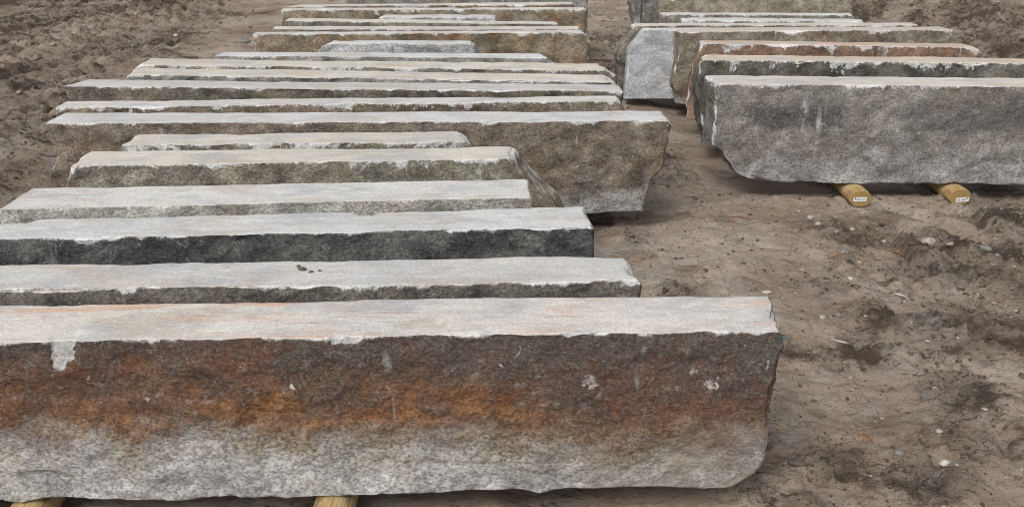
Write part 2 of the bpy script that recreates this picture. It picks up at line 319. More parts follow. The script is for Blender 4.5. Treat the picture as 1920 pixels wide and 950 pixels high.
def slab(name, label, FL, FR, zt, TL, TR, left=((0, 0), (1, 0)), right=((0, 0), (1, 0)), skl=0, skr=0, zb=.078, group=None, rough=1., chip=1., endchip=(.006, .006), P={}, seed=1, endrough=1., back=1., notch=(), vchip=.35):
    FL, FR = np.array(FL, float), np.array(FR, float)
    L = float(np.hypot(*(FR - FL))); rot = math.atan2(FR[1] - FL[1], FR[0] - FL[0]); h = zt - zb; T = (TL + TR) / 2
    dist = math.hypot((FL[1] + FR[1]) / 2, 1.0)
    ds = .0030 * dist
    def axis1(n, ln):
        e = min(.004, ln / 12)
        a = np.linspace(0, ln, max(5, int(n)))[1:-1]
        a = a[(a > e * 2.2) & (a < ln - e * 2.2)]
        return np.concatenate([[0, e, e * 2], a, [ln - e * 2, ln - e, ln]]) / ln
    ax, ay, az = axis1(L / ds, L), axis1(T / ds, T), axis1(h / ds, h)
    nx, ny, nz = len(ax), len(ay), len(az)
    idx = -np.ones((nx, ny, nz), np.int64)
    sur = np.zeros((nx, ny, nz), bool)
    sur[0] = sur[-1] = True; sur[:, 0] = sur[:, -1] = True; sur[:, :, 0] = sur[:, :, -1] = True
    ii, jj, kk = np.nonzero(sur); idx[ii, jj, kk] = np.arange(len(ii))
    u, v, t = ax[ii], ay[jj], az[kk]
    def quad(G, flip):
        q = np.stack([G[:-1, :-1], G[1:, :-1], G[1:, 1:], G[:-1, 1:]], -1).reshape(-1, 4)
        return q[:, ::-1] if flip else q
    F = np.concatenate([quad(idx[:, 0, :], False), quad(idx[:, -1, :], True), quad(idx[:, :, -1], False), quad(idx[:, :, 0], True), quad(idx[0], True), quad(idx[-1], False)])
    z = t * h
    s = seed * 31
    # ends
    def prof(pl, tt):
        a = sorted(pl); return np.interp(tt, [q[0] for q in a], [q[1] for q in a])
    yy = v * T
    el = fbm(yy * 9, z * 9, 0, s + 1, 3) * .014 * endrough + fbm(yy * 40, z * 40, 0, s + 2, 2) * .005 * endrough
    er = fbm(yy * 9, z * 9, 5, s + 3, 3) * .014 * endrough + fbm(yy * 40, z * 40, 5, s + 4, 2) * .005 * endrough
    x0 = -prof(left, t) + skl * v + el
    x1 = L + prof(right, t) + skr * v + er
    x = x0 + (x1 - x0) * u
    Tx = TL + (TR - TL) * np.clip(x / L, 0, 1)
    # faces
    df = rough * (fbm(x * 2.6, z * 4, 0, s + 5, 3) * .012 + fbm(x * 13, z * 17, 0, s + 6, 3) * .006 + fbm(x * 55, z * 60, 0, s + 7, 2) * .0022)
    df = df + rough * .005 * (sst(-.06, .06, fbm(x * 3.2 + z * 1.5, z * 6, 0, s + 41, 3)) - .5) + rough * .003 * (sst(-.04, .04, fbm(x * 9 - z * 4, z * 13, 0, s + 42, 3)) - .5)
    df = df + .010 * (1 - t) * rough * fbm(x * 5, 3.3, 0, s + 14, 2)
    db = back * (fbm(x * 2.6, z * 4, 9, s + 8, 3) * .014 + fbm(x * 12, z * 13, 9, s + 9, 3) * .008)
    dt = fbm(x * 1.7, yy * 3, 0, s + 10, 3) * .003 + fbm(x * 16, yy * 16, 0, s + 11, 2) * .0010
    dbm = np.abs(fbm(x * 5, yy * 4, 0, s + 12, 3)) * .012
    y = df * (1 - v) + (Tx + db) * v + Tx * 0
    y = df + (Tx + db - df) * v
    z = z + dt * t + dbm * (1 - t)
    # knock the edges
    ch = np.zeros(len(x))
    def cprof(q, sd, a):
        b = np.clip(fbm(q * 4.5, .5, 0, sd, 3) - .12, 0, 1) * .024 + np.clip(vn(q * 14, .5, 0, sd + 1) - .45, 0, 1) * .022 + np.clip(vn(q * 47, .5, 0, sd + 2), 0, 1) * .004
        return .0016 + b * a * .8
    def knock(a, b, c, wa, wb, mark=True):
        ov = np.clip(c - (a + b), 0, None); k = ov > 0
        if mark: np.maximum(ch, np.clip((ov - .0008) / .003, 0, 1) * k * float(mark) * (.55 + .75 * np.clip(fbm(x * 9, z * 9, y * 9, s + 77, 3) * 2, -.7, 1)), out=ch)
        return ov / 2
    fy = (y - df); by = (Tx + db) - y; dz = (h + dt) - z; bz = z - dbm
    o = knock(fy, dz, cprof(x, s + 20, chip), 0, 0); y += o; z -= o
    o = knock(by, dz, cprof(x, s + 25, chip * 1.1), 0, 0); y -= o; z -= o
    o = knock(fy, bz, cprof(x, s + 30, chip * 1.2), 0, 0, False); y += o; z += o
    xl = x - x0; xr = x1 - x
    o = knock(xl, dz, endchip[0] * (1 + .9 * fbm(y * 14, 1, 0, s + 35, 2)), 0, 0); x += o; z -= o
    o = knock(xr, dz, endchip[1] * (1 + .9 * fbm(y * 14, 1, 0, s + 36, 2)), 0, 0); x -= o; z -= o
    o = knock(xl, fy, .004 + endchip[0] * (.5 + .8 * fbm(z * 14, 1, 0, s + 37, 2)), 0, 0, vchip); x += o; y += o * (endchip[0] > 0)
    o = knock(xr, fy, .004 + endchip[1] * (.5 + .8 * fbm(z * 14, 1, 0, s + 38, 2)), 0, 0, vchip); x -= o; y += o
    for (nxp, side, wd, dp) in notch:             # shell-shaped bites: side 0 front edge, 1 back edge
        a = np.clip(1 - ((x - nxp + .18 * wd * fbm(x * 25, z * 25, 0, s + 61, 2)) / wd) ** 4, 0, 1) ** .4 * dp * (1 + .5 * fbm(x * 45, z * 30, 0, s + 60, 3))
        if side == 0:
            o = np.clip(a - (fy + dz), 0, None); y += np.minimum(o * .5, .007 + .003 * fbm(x * 60, z * 60, 0, s + 66, 2)); z -= np.minimum(o * .15, .003)
            o = o * .8 * (fy < .006)
        else:
            o = np.clip(a - (by + dz * .6), 0, None); y -= o * .5; z -= o * .5
        np.maximum(ch, np.clip(o / .004, 0, 1), out=ch)
    me = mesh_from(name, np.stack([x, y, z], -1), F, True, {'chip': ch})
    me.set_sharp_from_angle(angle=RAD(38))
    ob = link(name, me, stone_mat(name + '_stone_%d' % seed, seed, h, P), label, 'stone slab', group)
    ob.location = (FL[0], FL[1], zb); ob.rotation_euler = (0, 0, rot)
    return ob
GL = 'granite slabs laid out in the left row'; GR = 'granite slabs laid out in the right row'
BROWN = ((.235, .20, .155), (.135, .11, .085)); OLIVE = ((.25, .235, .195), (.15, .135, .105)); GREYP = ((.30, .29, .27), (.19, .18, .165))
DARKP = ((.14, .138, .133), (.085, .084, .081)); CREAM = ((.64, .605, .54), (.57, .54, .485)); WHITE = ((.66, .66, .66), (.58, .58, .58)); WARM = ((.60, .56, .51), (.54, .49, .44))
LIGHT = ((.42, .41, .375), (.31, .30, .265))
SL = [
 # name args: label, FL, FR, zt, TL, TR, dict
 ('nearest slab, its long face stained rust brown over speckled grey', (-2.245, 1.927), (.610, 2.004), .5, .185, .199, dict(group=GL, seed=1, rough=1.0, chip=.28, endchip=(.01, .012), skr=.015,
    right=((0, -.07), (.04, -.045), (.1, -.022), (.2, -.012), (.5, -.018), (.6, -.016), (.8, -.002), (.93, .003), (1, 0)), left=((0, -.05), (1, 0)), notch=((1.25, 0, .027, .062), (1.88, 0, .036, .022), (2.16, 0, .022, .010), (2.37, 0, .014, .008), (2.44, 0, .018, .009)),
    P=dict(band=1, gc=.5, knocks=((2.42, .30, .014), (2.425, .287, .008), (2.70, .30, .018), (2.22, .345, .006), (1.75, .30, .008), (1.30, .335, .010), (2.66, .325, .007), (1.42, .275, .006)), grey=(.45, .445, .43), pink=.7, top=((.66, .63, .595), (.60, .575, .55)), runs=.3, edge=.35, chipw=.6, fol=-16))),
 ('pale topped slab second from the front, rounded right corner, muddy smears on top', (-2.23, 2.20), (.33, 2.288), .5, .168, .168, dict(group=GL, seed=2, chip=1.0, endchip=(.01, .02), skr=-.02,
    right=((0, -.03), (1, 0)), P=dict(mot=.4, pat3=(.13, .12, .10), pat=((.155, .142, .12), (.095, .086, .072)), dark=.4, pink=.35, pinkc=(.60, .52, .42), top=((.60, .59, .575), (.52, .515, .51)), edge=.55, dirt=.55, fresh=.0))),
 ('slab with blackened front face and square right end, third from the front', (-2.15, 2.524), (.237, 2.677), .5, .154, .175, dict(group=GL, seed=3, chip=.6, endchip=(.01, .006), skr=-.005, endrough=.5,
    notch=((.66, 1, .12, .035), (1.73, 1, .03, .03), (1.0, 0, .06, .012)), P=dict(pat=DARKP, mot=.35, pat3=(.13, .128, .12), dark=.6, dcol=(.045, .045, .045), runs=.6, edge=.5, fresh=-.3, show=.3, top=((.63, .63, .625), (.56, .56, .56)), dirt=.2))),
 ('clean sawn slab with thin pale face and sharp edges, slanted left end', (-1.578, 2.880), (.064, 2.996), .48, .205, .190, dict(group=GL, seed=4, chip=.12, endchip=(.004, .008), skl=.03, rough=.5, endrough=.5,
    P=dict(pat=LIGHT, pat3=(.38, .365, .31), rust=.12, runs=.1, edge=.15, fresh=.1, grey=(.5, .5, .49), show=.6, top=((.64, .635, .62), (.60, .595, .58)), pink=.2, pinkc=(.62, .55, .46), dirt=.12))),
 ('cream topped slab with olive face and long sloping right end', (-1.521, 3.265), (-.005, 3.360), .5, .185, .150, dict(group=GL, seed=5, chip=.7, endchip=(.02, .012), skl=.0, skr=.02,
    right=((0, .27), (.57, .165), (.9, .03), (1, 0)), left=((0, .02), (.8, .02), (1, 0)), P=dict(pat=OLIVE, rust=.25, runs=.4, edge=1.1, fresh=-.1, show=.6, top=CREAM, dirt=.2))),
 ('short cream topped slab lying against the tall brown slab, both ends chamfered', (-1.479, 3.600), (-.166, 3.655), .48, .150, .150, dict(group=GL, seed=6, chip=1.0, endchip=(.02, .015), skl=.02, skr=-.02,
    right=((0, .10), (.9, .03), (1, 0)), left=((0, .02), (.85, .012), (1, 0)), P=dict(pat=OLIVE, runs=.5, edge=1.5, fresh=.0, show=.55, top=CREAM, dirt=.35))),
 ('tall brown slab whose stained face shows widely beside the path', (-1.89, 3.925), (.645, 3.965), .48, .170, .165, dict(group=GL, seed=7, chip=.8, endchip=(.01, .01), skl=.01, skr=-.005,
    right=((0, -.085), (.3, -.062), (.38, -.055), (.5, -.012), (1, 0)), left=((0, .03), (.45, .02), (.7, -.035), (1, 0)), P=dict(pat=((.205, .17, .135), (.125, .104, .083)), pat3=(.17, .13, .096), rust=.18, dark=.28, dcol=(.06, .055, .048), runs=.5, edge=.7, fresh=.16, grey=(.36, .36, .35), top=((.63, .625, .62), (.56, .55, .55)), dirt=.15))),
 ('slab just behind the tall brown one, slightly angled, pale top', (-1.940, 4.150), (.470, 4.262), .49, .12, .11, dict(group=GL, seed=8, chip=1.2, endchip=(.01, .012), right=((0, .05), (.85, .03), (1, 0)), left=((0, .03), (1, 0)),
    P=dict(pat=((.19, .15, .115), (.11, .085, .065)), edge=1.2, fresh=-.2, top=((.63, .61, .59), (.56, .55, .53)), dirt=.3, pink=.15, pinkc=(.6, .52, .43)))),
 ('slab touching the angled slab, grey top wedged into a thin dark gap', (-2.058, 4.510), (.499, 4.405), .5, .145, .140, dict(group=GL, seed=9, chip=.7, endchip=(.006, .01), skl=.06, left=((0, -.05), (1, 0)),
    P=dict(pat=((.15, .125, .10), (.08, .07, .058)), dark=.4, edge=.5, runs=.4, fresh=-.2, top=((.58, .575, .565), (.54, .53, .52)), dirt=.15))),
 ('peach topped slab with speckled grey face and broken right corner, nearer of two', (-1.848, 4.775), (.470, 4.600), .5, .165, .165, dict(group=GL, seed=10, chip=1.3, endchip=(.014, .045), skl=-.04, rough=1.5,
    left=((0, .12), (.8, .06), (1, 0)), right=((0, .02), (.9, .02), (1, 0)), P=dict(pat=((.30, .295, .28), (.17, .165, .155)), grey=(.4, .4, .4), edge=.6, fresh=.4, show=.7, top=CREAM, pink=.5, pinkc=(.64, .49, .37), dirt=.15))),
 ('peach topped slab with thin chipped face and broken right corner, farther of two', (-1.886, 5.013), (.496, 4.865), .5, .155, .17, dict(group=GL, seed=11, chip=1.4, endchip=(.012, .045), skl=-.01, rough=1.5,
    left=((0, .10), (.85, .03), (1, 0)), right=((0, .02), (.9, .02), (1, 0)), P=dict(pat=((.20, .185, .15), (.12, .11, .09)), edge=1.1, fresh=.1, top=CREAM, pink=.5, pinkc=(.64, .50, .38), dirt=.15))),
 ('bluish white topped slab set back between the peach slabs and grey block', (-1.585, 5.30), (.215, 5.235), .49, .11, .13, dict(group=GL, seed=12, chip=.6, endchip=(.01, .02), skl=.02, skr=-.05,
    right=((0, .03), (.9, .02), (1, 0)), P=dict(pat=GREYP, grey=(.36, .365, .37), edge=.6, fresh=.8, top=((.64, .65, .66), (.6, .605, .615)), pink=.12, pinkc=(.64, .5, .38), dirt=.05))),
 ('short light grey granite block with sloping ends before a tall brown slab', (-1.055, 5.59), (-.225, 5.60), .5, .11, .09, dict(group=GL, seed=13, chip=1.3, endchip=(.02, .02), skl=.04, rough=1.6, 
    left=((0, .12), (.6, .10), (.84, .055), (1, 0)), right=((0, .06), (.85, .035), (1, 0)), P=dict(pat=GREYP, grey=(.47, .475, .485), edge=.8, fresh=1.6, runs=.1, top=WHITE, dirt=.1, show=.9))),
 ('ochre faced tall slab directly behind the short light grey block', (-1.521, 5.90), (.460, 5.975), .5, .085, .085, dict(group=GL, seed=14, chip=.8, endchip=(.012, .03), P=dict(pat=((.25, .205, .145), (.155, .125, .085)), pat3=(.25, .15, .07), rust=.45, edge=.7, fresh=.12, top=((.60, .59, .58), (.56, .54, .52)), runs=.3, dirt=.1))),
 ('slab close behind the ochre faced slab with only its pale top showing', (-1.457, 6.075), (.416, 6.09), .5, .12, .105, dict(group=GL, seed=15, chip=.5, endchip=(.01, .01), P=dict(pat=BROWN, top=CREAM, edge=.5))),
 ('slab with even grey brown face and long straight top in the far left row', (-1.447, 6.405), (.284, 6.270), .5, .12, .09, dict(group=GL, seed=16, chip=.5, endchip=(.012, .008), left=((0, .05), (.8, .02), (1, 0)), P=dict(pat=OLIVE, edge=.4, fresh=-.2, top=CREAM, dirt=.1))),
 ('small white granite block near the back of the left row', (-.886, 6.65), (-.113, 6.65), .485, .11, .12, dict(group=GL, seed=17, chip=1.8, endchip=(.02, .012), skl=.04, left=((0, .05), (.85, .03), (1, 0)), right=((0, .04), (.85, .02), (1, 0)), rough=1.6, P=dict(pat=GREYP, grey=(.44, .445, .455), edge=1.4, fresh=1.2, top=WHITE, dirt=.05))),
 ('far left slab with orange streaks below its scalloped white edge', (-1.569, 6.87), (.508, 6.91), .5, .085, .09, dict(group=GL, seed=18, chip=1.3, endchip=(.008, .01), P=dict(pat=((.26, .215, .155), (.17, .14, .10)), rust=.6, edge=1.0, fresh=.15, top=CREAM, dirt=.1))),
 ('thin topped slab second from the back of the left row', (-1.605, 7.025), (.442, 7.135), .5, .10, .12, dict(group=GL, seed=19, chip=1., endchip=(.03, .01), skl=.08, P=dict(pat=((.22, .16, .12), (.15, .11, .08)), rust=.4, edge=.9, top=CREAM))),
 ('rearmost grey slab of the left row, cut off by the top of the view', (-1.268, 7.69), (.563, 7.60), .5, .16, .16, dict(group=GL, seed=20, P=dict(pat=((.24, .235, .22), (.15, .145, .135)), edge=.5, fresh=.4))),
 ('large weathered grey slab resting on two labelled round edged timbers', (.925, 4.468), (2.95, 4.395), .52, .185, .19, dict(group=GR, seed=21, chip=1.2, endchip=(.012, .01), skl=-.02, rough=1.2, endrough=1.5,
    vchip=1., left=((0, -.2), (.02, -.19), (.06, -.15), (.09, -.122), (.2, -.095), (.24, -.072), (.31, -.058), (.35, -.03), (.38, .0), (.62, -.012), (.9, -.004), (1, 0)), P=dict(mot=.7, pat=((.215, .204, .186), (.14, .13, .117)), pat3=(.185, .158, .125), grey=(.335, .33, .322), dark=.12, dcol=(.085, .082, .075), stain=((.16, .60, .265, .36, .85), (.85, 1.6, .25, .38, .55)), runs=.95, edge=.9, fresh=.22, show=.7, top=((.64, .60, .55), (.58, .54, .49)), pink=.25, pinkc=(.64, .5, .4), dirt=.25, fol=-30))),
 ('tan topped slab with very dark face, second from the front at right', (.985, 5.11), (2.68, 5.01), .505, .15, .14, dict(group=GR, seed=22, vchip=1., chip=1.3, endchip=(.02, .02), skr=.03, left=((0, -.03), (.3, .0), (.6, .03), (.9, .015), (1, 0)), endrough=1.8,
    P=dict(pat=((.13, .125, .105), (.08, .076, .063)), dark=.45, dcol=(.05, .047, .04), runs=.9, edge=1.9, fresh=-.3, show=.3, top=((.62, .53, .43), (.56, .47, .38)), dirt=.15))),
 ('rust red slab with rounded right end, third from the front at right', (1.045, 5.60), (2.61, 5.483), .5, .115, .115, dict(group=GR, seed=23, vchip=.8, chip=1.0, endchip=(.015, .05), skl=.02, skr=-.04, left=((0, .03), (.4, .05), (.8, .01), (1, 0)), right=((0, -.02), (.8, .0), (1, -.03)), endrough=1.8,
    P=dict(pat=((.23, .145, .10), (.15, .095, .068)), pat3=(.20, .15, .10), rust=.5, runs=.9, edge=1.5, fresh=-.2, show=.3, top=((.58, .44, .35), (.52, .39, .31)), pink=.3, dirt=.2))),
 ('brown slab with wide dark left end and grey right end, behind the rust slab', (.999, 5.985), (2.652, 6.061), .5, .115, .12, dict(group=GR, seed=24, vchip=.6, chip=1.3, endchip=(.012, .008), left=((0, -.01), (.3, .015), (1, 0)), endrough=1.6,
    P=dict(pat=((.22, .195, .155), (.14, .12, .095)), rust=.35, runs=.8, edge=1.0, fresh=.1, top=((.60, .53, .46), (.55, .47, .40)), dirt=.15, pink=.3))),
 ('light bluish grey slab end with clipped corner poking out at left of the right row', (.805, 6.135), (2.25, 6.175), .487, .075, .075, dict(group=GR, seed=25, vchip=.7, chip=.7, rough=.6, endrough=.4, endchip=(.012, .01), left=((0, .105), (.72, .092), (1, 0)),
    P=dict(pat=((.42, .43, .45), (.33, .335, .35)), pat3=(.37, .38, .40), grey=(.47, .48, .50), edge=.3, fresh=1.6, runs=.3, gc=.62, show=.9, top=WHITE, dirt=.05))),
 ('dark brown slab with clipped left corner sticking out behind the bluish grey end', (.765, 6.275), (2.55, 6.30), .49, .10, .10, dict(group=GR, seed=26, chip=1., endchip=(.02, .01), left=((0, .112), (.6, .108), (1, 0)), P=dict(pat=((.20, .175, .14), (.12, .10, .08)), rust=.3, edge=1.0, runs=.6, fresh=-.1, top=((.60, .53, .46), (.62, .58, .53)), dirt=.2))),
 ('narrow pale slab behind, the nearer of the two thin white topped ones', (1.085, 6.475), (2.262, 6.45), .49, .125, .115, dict(group=GR, seed=28, chip=2., endchip=(.012, .045), P=dict(pat=OLIVE, edge=1.6, runs=.7, fresh=.2, top=WHITE))),
 ('thin white topped slab in front of the tall rear slab on the right', (.985, 6.665), (2.255, 6.640), .5, .10, .10, dict(group=GR, seed=27, chip=1., endchip=(.01, .02), P=dict(pat=OLIVE, edge=.7, top=WHITE))),
 ('tall rear slab on the right with mottled greenish brown face', (1.083, 7.42), (2.473, 7.36), .5, .15, .15, dict(group=GR, seed=29, chip=.8, P=dict(pat=((.26, .235, .18), (.17, .145, .105)), pat3=(.24, .22, .16), runs=.95, edge=.5, fresh=.2))),
 ('dark grey slab end behind the mottled rear slab', (.997, 7.78), (2.594, 7.73), .5, .17, .17, dict(group=GR, seed=30, left=((0, -.02), (1, 0)), P=dict(pat=((.16, .155, .145), (.11, .105, .095)), runs=.7, fresh=.1))),
 ('rearmost slab of the right row with jagged white marked left end', (.955, 8.17), (2.623, 8.12), .5, .18, .18, dict(group=GR, seed=31, left=((0, -.06), (.4, -.02), (.8, .02), (1, 0)), endrough=2.5, P=dict(pat=((.18, .17, .15), (.12, .11, .1)), runs=.9, edge=1))),
]
for lab, FL, FR, zt, a, b, kw in SL:
    if kw['group'] == GR: kw['zb'] = .057
    slab('granite_block', lab, FL, FR, zt, a, b, **kw)

# ================================================================== timbers
def timber_mat():
    N = NT('pine_timber'); p = N.coord(2, (9, 1.2, 9)); q = N.coord(5)
    g = N.noise(p, 6, 4, .6, .8)
    col = N.mix(N.ramp(g, .35, .65), (.46, .315, .135), (.33, .205, .08))
    col = N.mix(N.ramp(N.noise(q, 13, 3), .62, .72, 0, .7), col, (.17, .09, .045))
    col = N.mix(N.ramp(N.noise(q, 4, 3), .45, .65, 0, .6), col, (.56, .45, .27))
    col = N.mix(N.ramp(N.noise(N.coord(8, (14, .8, 14)), 9, 6, .7), .52, .62, 0, .75), col, (.20, .115, .05))
    col = N.mix(N.ramp(N.noise(q, 26, 6, .7), .56, .66, 0, .6), col, (.15, .11, .08))
    N.bump(g, .5, .004); return N.out(col, .75, .25)
def end_mat():
    N = NT('pine_end_grain'); p = N.coord(2)
    wv = N.n('ShaderNodeTexWave', wave_type='RINGS', rings_direction='Y'); N.t.links.new(p, wv.inputs[0]); wv.inputs['Scale'].default_value = 70; wv.inputs['Distortion'].default_value = 2
    col = N.mix(wv.outputs['Fac'], (.26, .175, .07), (.36, .255, .105))
    col = N.mix(N.ramp(N.noise(p, 30, 3), .4, .7, 0, .5), col, (.20, .13, .05))
    return N.out(col, .8, .2)
def flat_mat(name, c, r=.6):
    N = NT(name); p = N.coord(1); return N.out(N.scale(N.mix(N.noise(p, 60, 3), c, tuple(x * .85 for x in c)), 1.0), r, .3)
M_t, M_te, M_lab, M_ink, M_inkl = timber_mat(), end_mat(), flat_mat('label_paper', (.78, .78, .78)), flat_mat('label_ink', (.03, .03, .035)), flat_mat('label_grey_ink', (.30, .31, .33))
def timber_mesh(L, seed):
    wd, ht = .100, .076; n = 7; prof = []
    for sx in (1, -1):                                     # rounded sides, flat top and bottom
        for i in range(n):
            a = -math.pi / 2 + math.pi * i / (n - 1)
            prof.append((sx * (wd / 2 - .036 + .036 * math.cos(a)), sx * (ht / 2) * math.sin(a) + ht / 2))
    prof = np.array(prof); m = len(prof); ny = 40
    yl = np.linspace(0, L, ny); yl = np.concatenate([[0, .003], yl[1:-1], [L - .003, L]]); k = len(yl)
    V = []
    for j, yv in enumerate(yl):
        s_ = .96 if j in (0, k - 1) else 1.
        dx = .004 * fbm(yv * 1.3, 0, 0, seed, 2); dzv = .002 * fbm(yv * 2, 3, 0, seed, 2)
        for (a, b) in prof:
            q = 1 + .025 * float(fbm(yv * 5, a * 30, b * 30, seed + 2, 2))
            V.append((a * s_ * q + dx, yv, max(0, (b - ht / 2) * s_ * (q if b < ht * .9 else 1.) + ht / 2)))
    me = bpy.data.meshes.new('landscape_timber')
    F = [[(j * m + i), (j * m + (i + 1) % m), ((j + 1) * m + (i + 1) % m), ((j + 1) * m + i)] for j in range(k - 1) for i in range(m)]
    F += [list(range(m))[::-1], [(k - 1) * m + i for i in range(m)]]
    me.from_pydata([tuple(float(c) for c in v) for v in V], [], F); me.materials.append(M_t); me.materials.append(M_te)
    for pl in me.polygons: pl.use_smooth = len(pl.vertices) == 4; pl.material_index = 0 if len(pl.vertices) == 4 else 1
    me.set_sharp_from_angle(angle=RAD(40)); me.update(); return me
def boxm(name, sx, sy, sz):
    v = [(x * sx / 2, y * sy / 2, z * sz / 2) for x in (-1, 1) for y in (-1, 1) for z in (-1, 1)]
    f = [(0, 1, 3, 2), (4, 6, 7, 5), (0, 4, 5, 1), (2, 3, 7, 6), (0, 2, 6, 4), (1, 5, 7, 3)]
    me = bpy.data.meshes.new(name); me.from_pydata(v, [], f); return me
def timber(x, y, L, rz, label, seed, tag=None, z=-.002):
    o = link('landscape_timber', timber_mesh(L, seed), None, label, 'timber', 'timbers carrying the slabs')
    o.location = (x, y, z); o.rotation_euler = (0, 0, RAD(rz))
    if tag:
        cx, cz, tilt = tag
        l = link('price_label', boxm('price_label', .060, .0012, .021), M_lab, parent=o); l.location = (cx, -.0012, cz); l.rotation_euler = (0, RAD(tilt), 0)
        bars = [(-.0215, .0045, .004, .010, M_ink), (-.012, .004, .010, .003, M_inkl), (-.012, -.002, .010, .003, M_inkl), (.0, .004, .010, .0025, M_inkl), (.0, -.0005, .012, .0025, M_inkl), (.001, -.005, .010, .002, M_inkl)] 
        if tilt < 0: bars = [(-a, b, c, d, e) for a, b, c, d, e in bars]
        bars += [(sgn * (.013 + .0026 * i), 0, .0011, .012, M_inkl if i % 2 else M_ink) for i in range(5) for sgn in ((1,) if tilt >= 0 else (-1,))]
        for a, b, c, d, mm in bars:
            q = link('printed_bar', boxm('printed_bar', c, .0006, d), mm, parent=l); q.location = (a, -.0008, b)
    return o
timber(1.605, 4.335, 2.42, 1.2, 'timber with flat white label on its end, left one under the large grey slab', 3, (-.006, .037, 0), -.022)
timber(2.07, 4.36, 2.42, 2.2, 'timber with tilted label on its end, right one under the large grey slab', 4, (.012, .027, -5), -.022)
timber(1.60, 6.85, 2.0, 0, 'left hidden timber under the rear slabs on the right', 5, None, -.022)
timber(2.10, 6.85, 2.0, 0, 'right hidden timber under the rear slabs on the right', 6, None, -.022)
timber(-1.15, 1.70, 2.55, 0, 'pale timber under the nearest slab at the bottom left corner', 7)
timber(-.435, 1.70, 2.55, -1.5, 'knotty timber under the nearest slab at the bottom middle', 8)
timber(-1.12, 4.30, 2.5, -6.5, 'left timber under the middle slabs of the left row', 9)
timber(-.36, 4.30, 2.5, 0, 'right timber under the middle slabs of the left row', 10)
timber(-.95, 6.88, 1.3, 0, 'left timber under the rear slabs of the left row', 11)
timber(-.10, 6.88, 1.3, 0, 'right timber under the rear slabs of the left row', 12)

# ================================================================== pebbles, clods, gravel
def pebble_mat(name, c, c2=None):
    N = NT(name); p = N.coord(4); c2 = c2 or tuple(x * .65 for x in c)
    col = N.mix(N.ramp(N.noise(p, 60, 3, .6), .35, .65), c, c2)
    col = N.mix(N.ramp(N.noise(p, 45, 5, .7), .48, .66, 0, .6), col, (.19, .15, .115))
    N.bump(N.noise(p, 200, 3), .3, .002); return N.out(col, .75, .35)
PM = dict(pale=pebble_mat('pale_pebble', (.43, .40, .36)), white=pebble_mat('white_pebble', (.55, .535, .51)), grey=pebble_mat('grey_pebble', (.24, .24, .23)), dark=pebble_mat('dark_pebble', (.10, .095, .085)),
          red=pebble_mat('red_pebble', (.22, .07, .05)), green=pebble_mat('green_grey_pebble', (.12, .15, .12)), tan=pebble_mat('tan_pebble', (.38, .30, .21)), mud=pebble_mat('mud_clod', (.105, .075, .054), (.055, .038, .027)))
def ico(sub):
    import bmesh
    bm = bmesh.new(); bmesh.ops.create_icosphere(bm, subdivisions=sub, radius=1)
    V = np.array([v.co[:] for v in bm.verts]); F = np.array([[v.index for v in f.verts] for f in bm.faces]); bm.free(); return V, F
I1, I2, I3 = ico(1), ico(2), ico(3)
def lump(V, seed, a=.3, f=1.3):
    r = 1 + a * fbm(V[:, 0] * f, V[:, 1] * f, V[:, 2] * f + .37, seed, 3); return V * r[:, None]
def gz(x, y): return float(ground_z(np.array([x]), np.array([y]))[0])
CY, CZ = math.cos(RAD(22.018)), math.sin(RAD(22.018))
def pebble(name, x, y, sx, sy, sz, rz, mat, label, cat, seed, a=.25, z=None, group='pebbles on the mud'):
    V, F = I3; me = mesh_from(name, lump(V, seed, a) * np.array([sx, sy, sz]) / 2, F)
    o = link(name, me, PM[mat], label, cat, group); o.location = (x, y, (gz(x, y) if z is None else z) + sz * .20); o.rotation_euler = (0, 0, RAD(rz)); return o
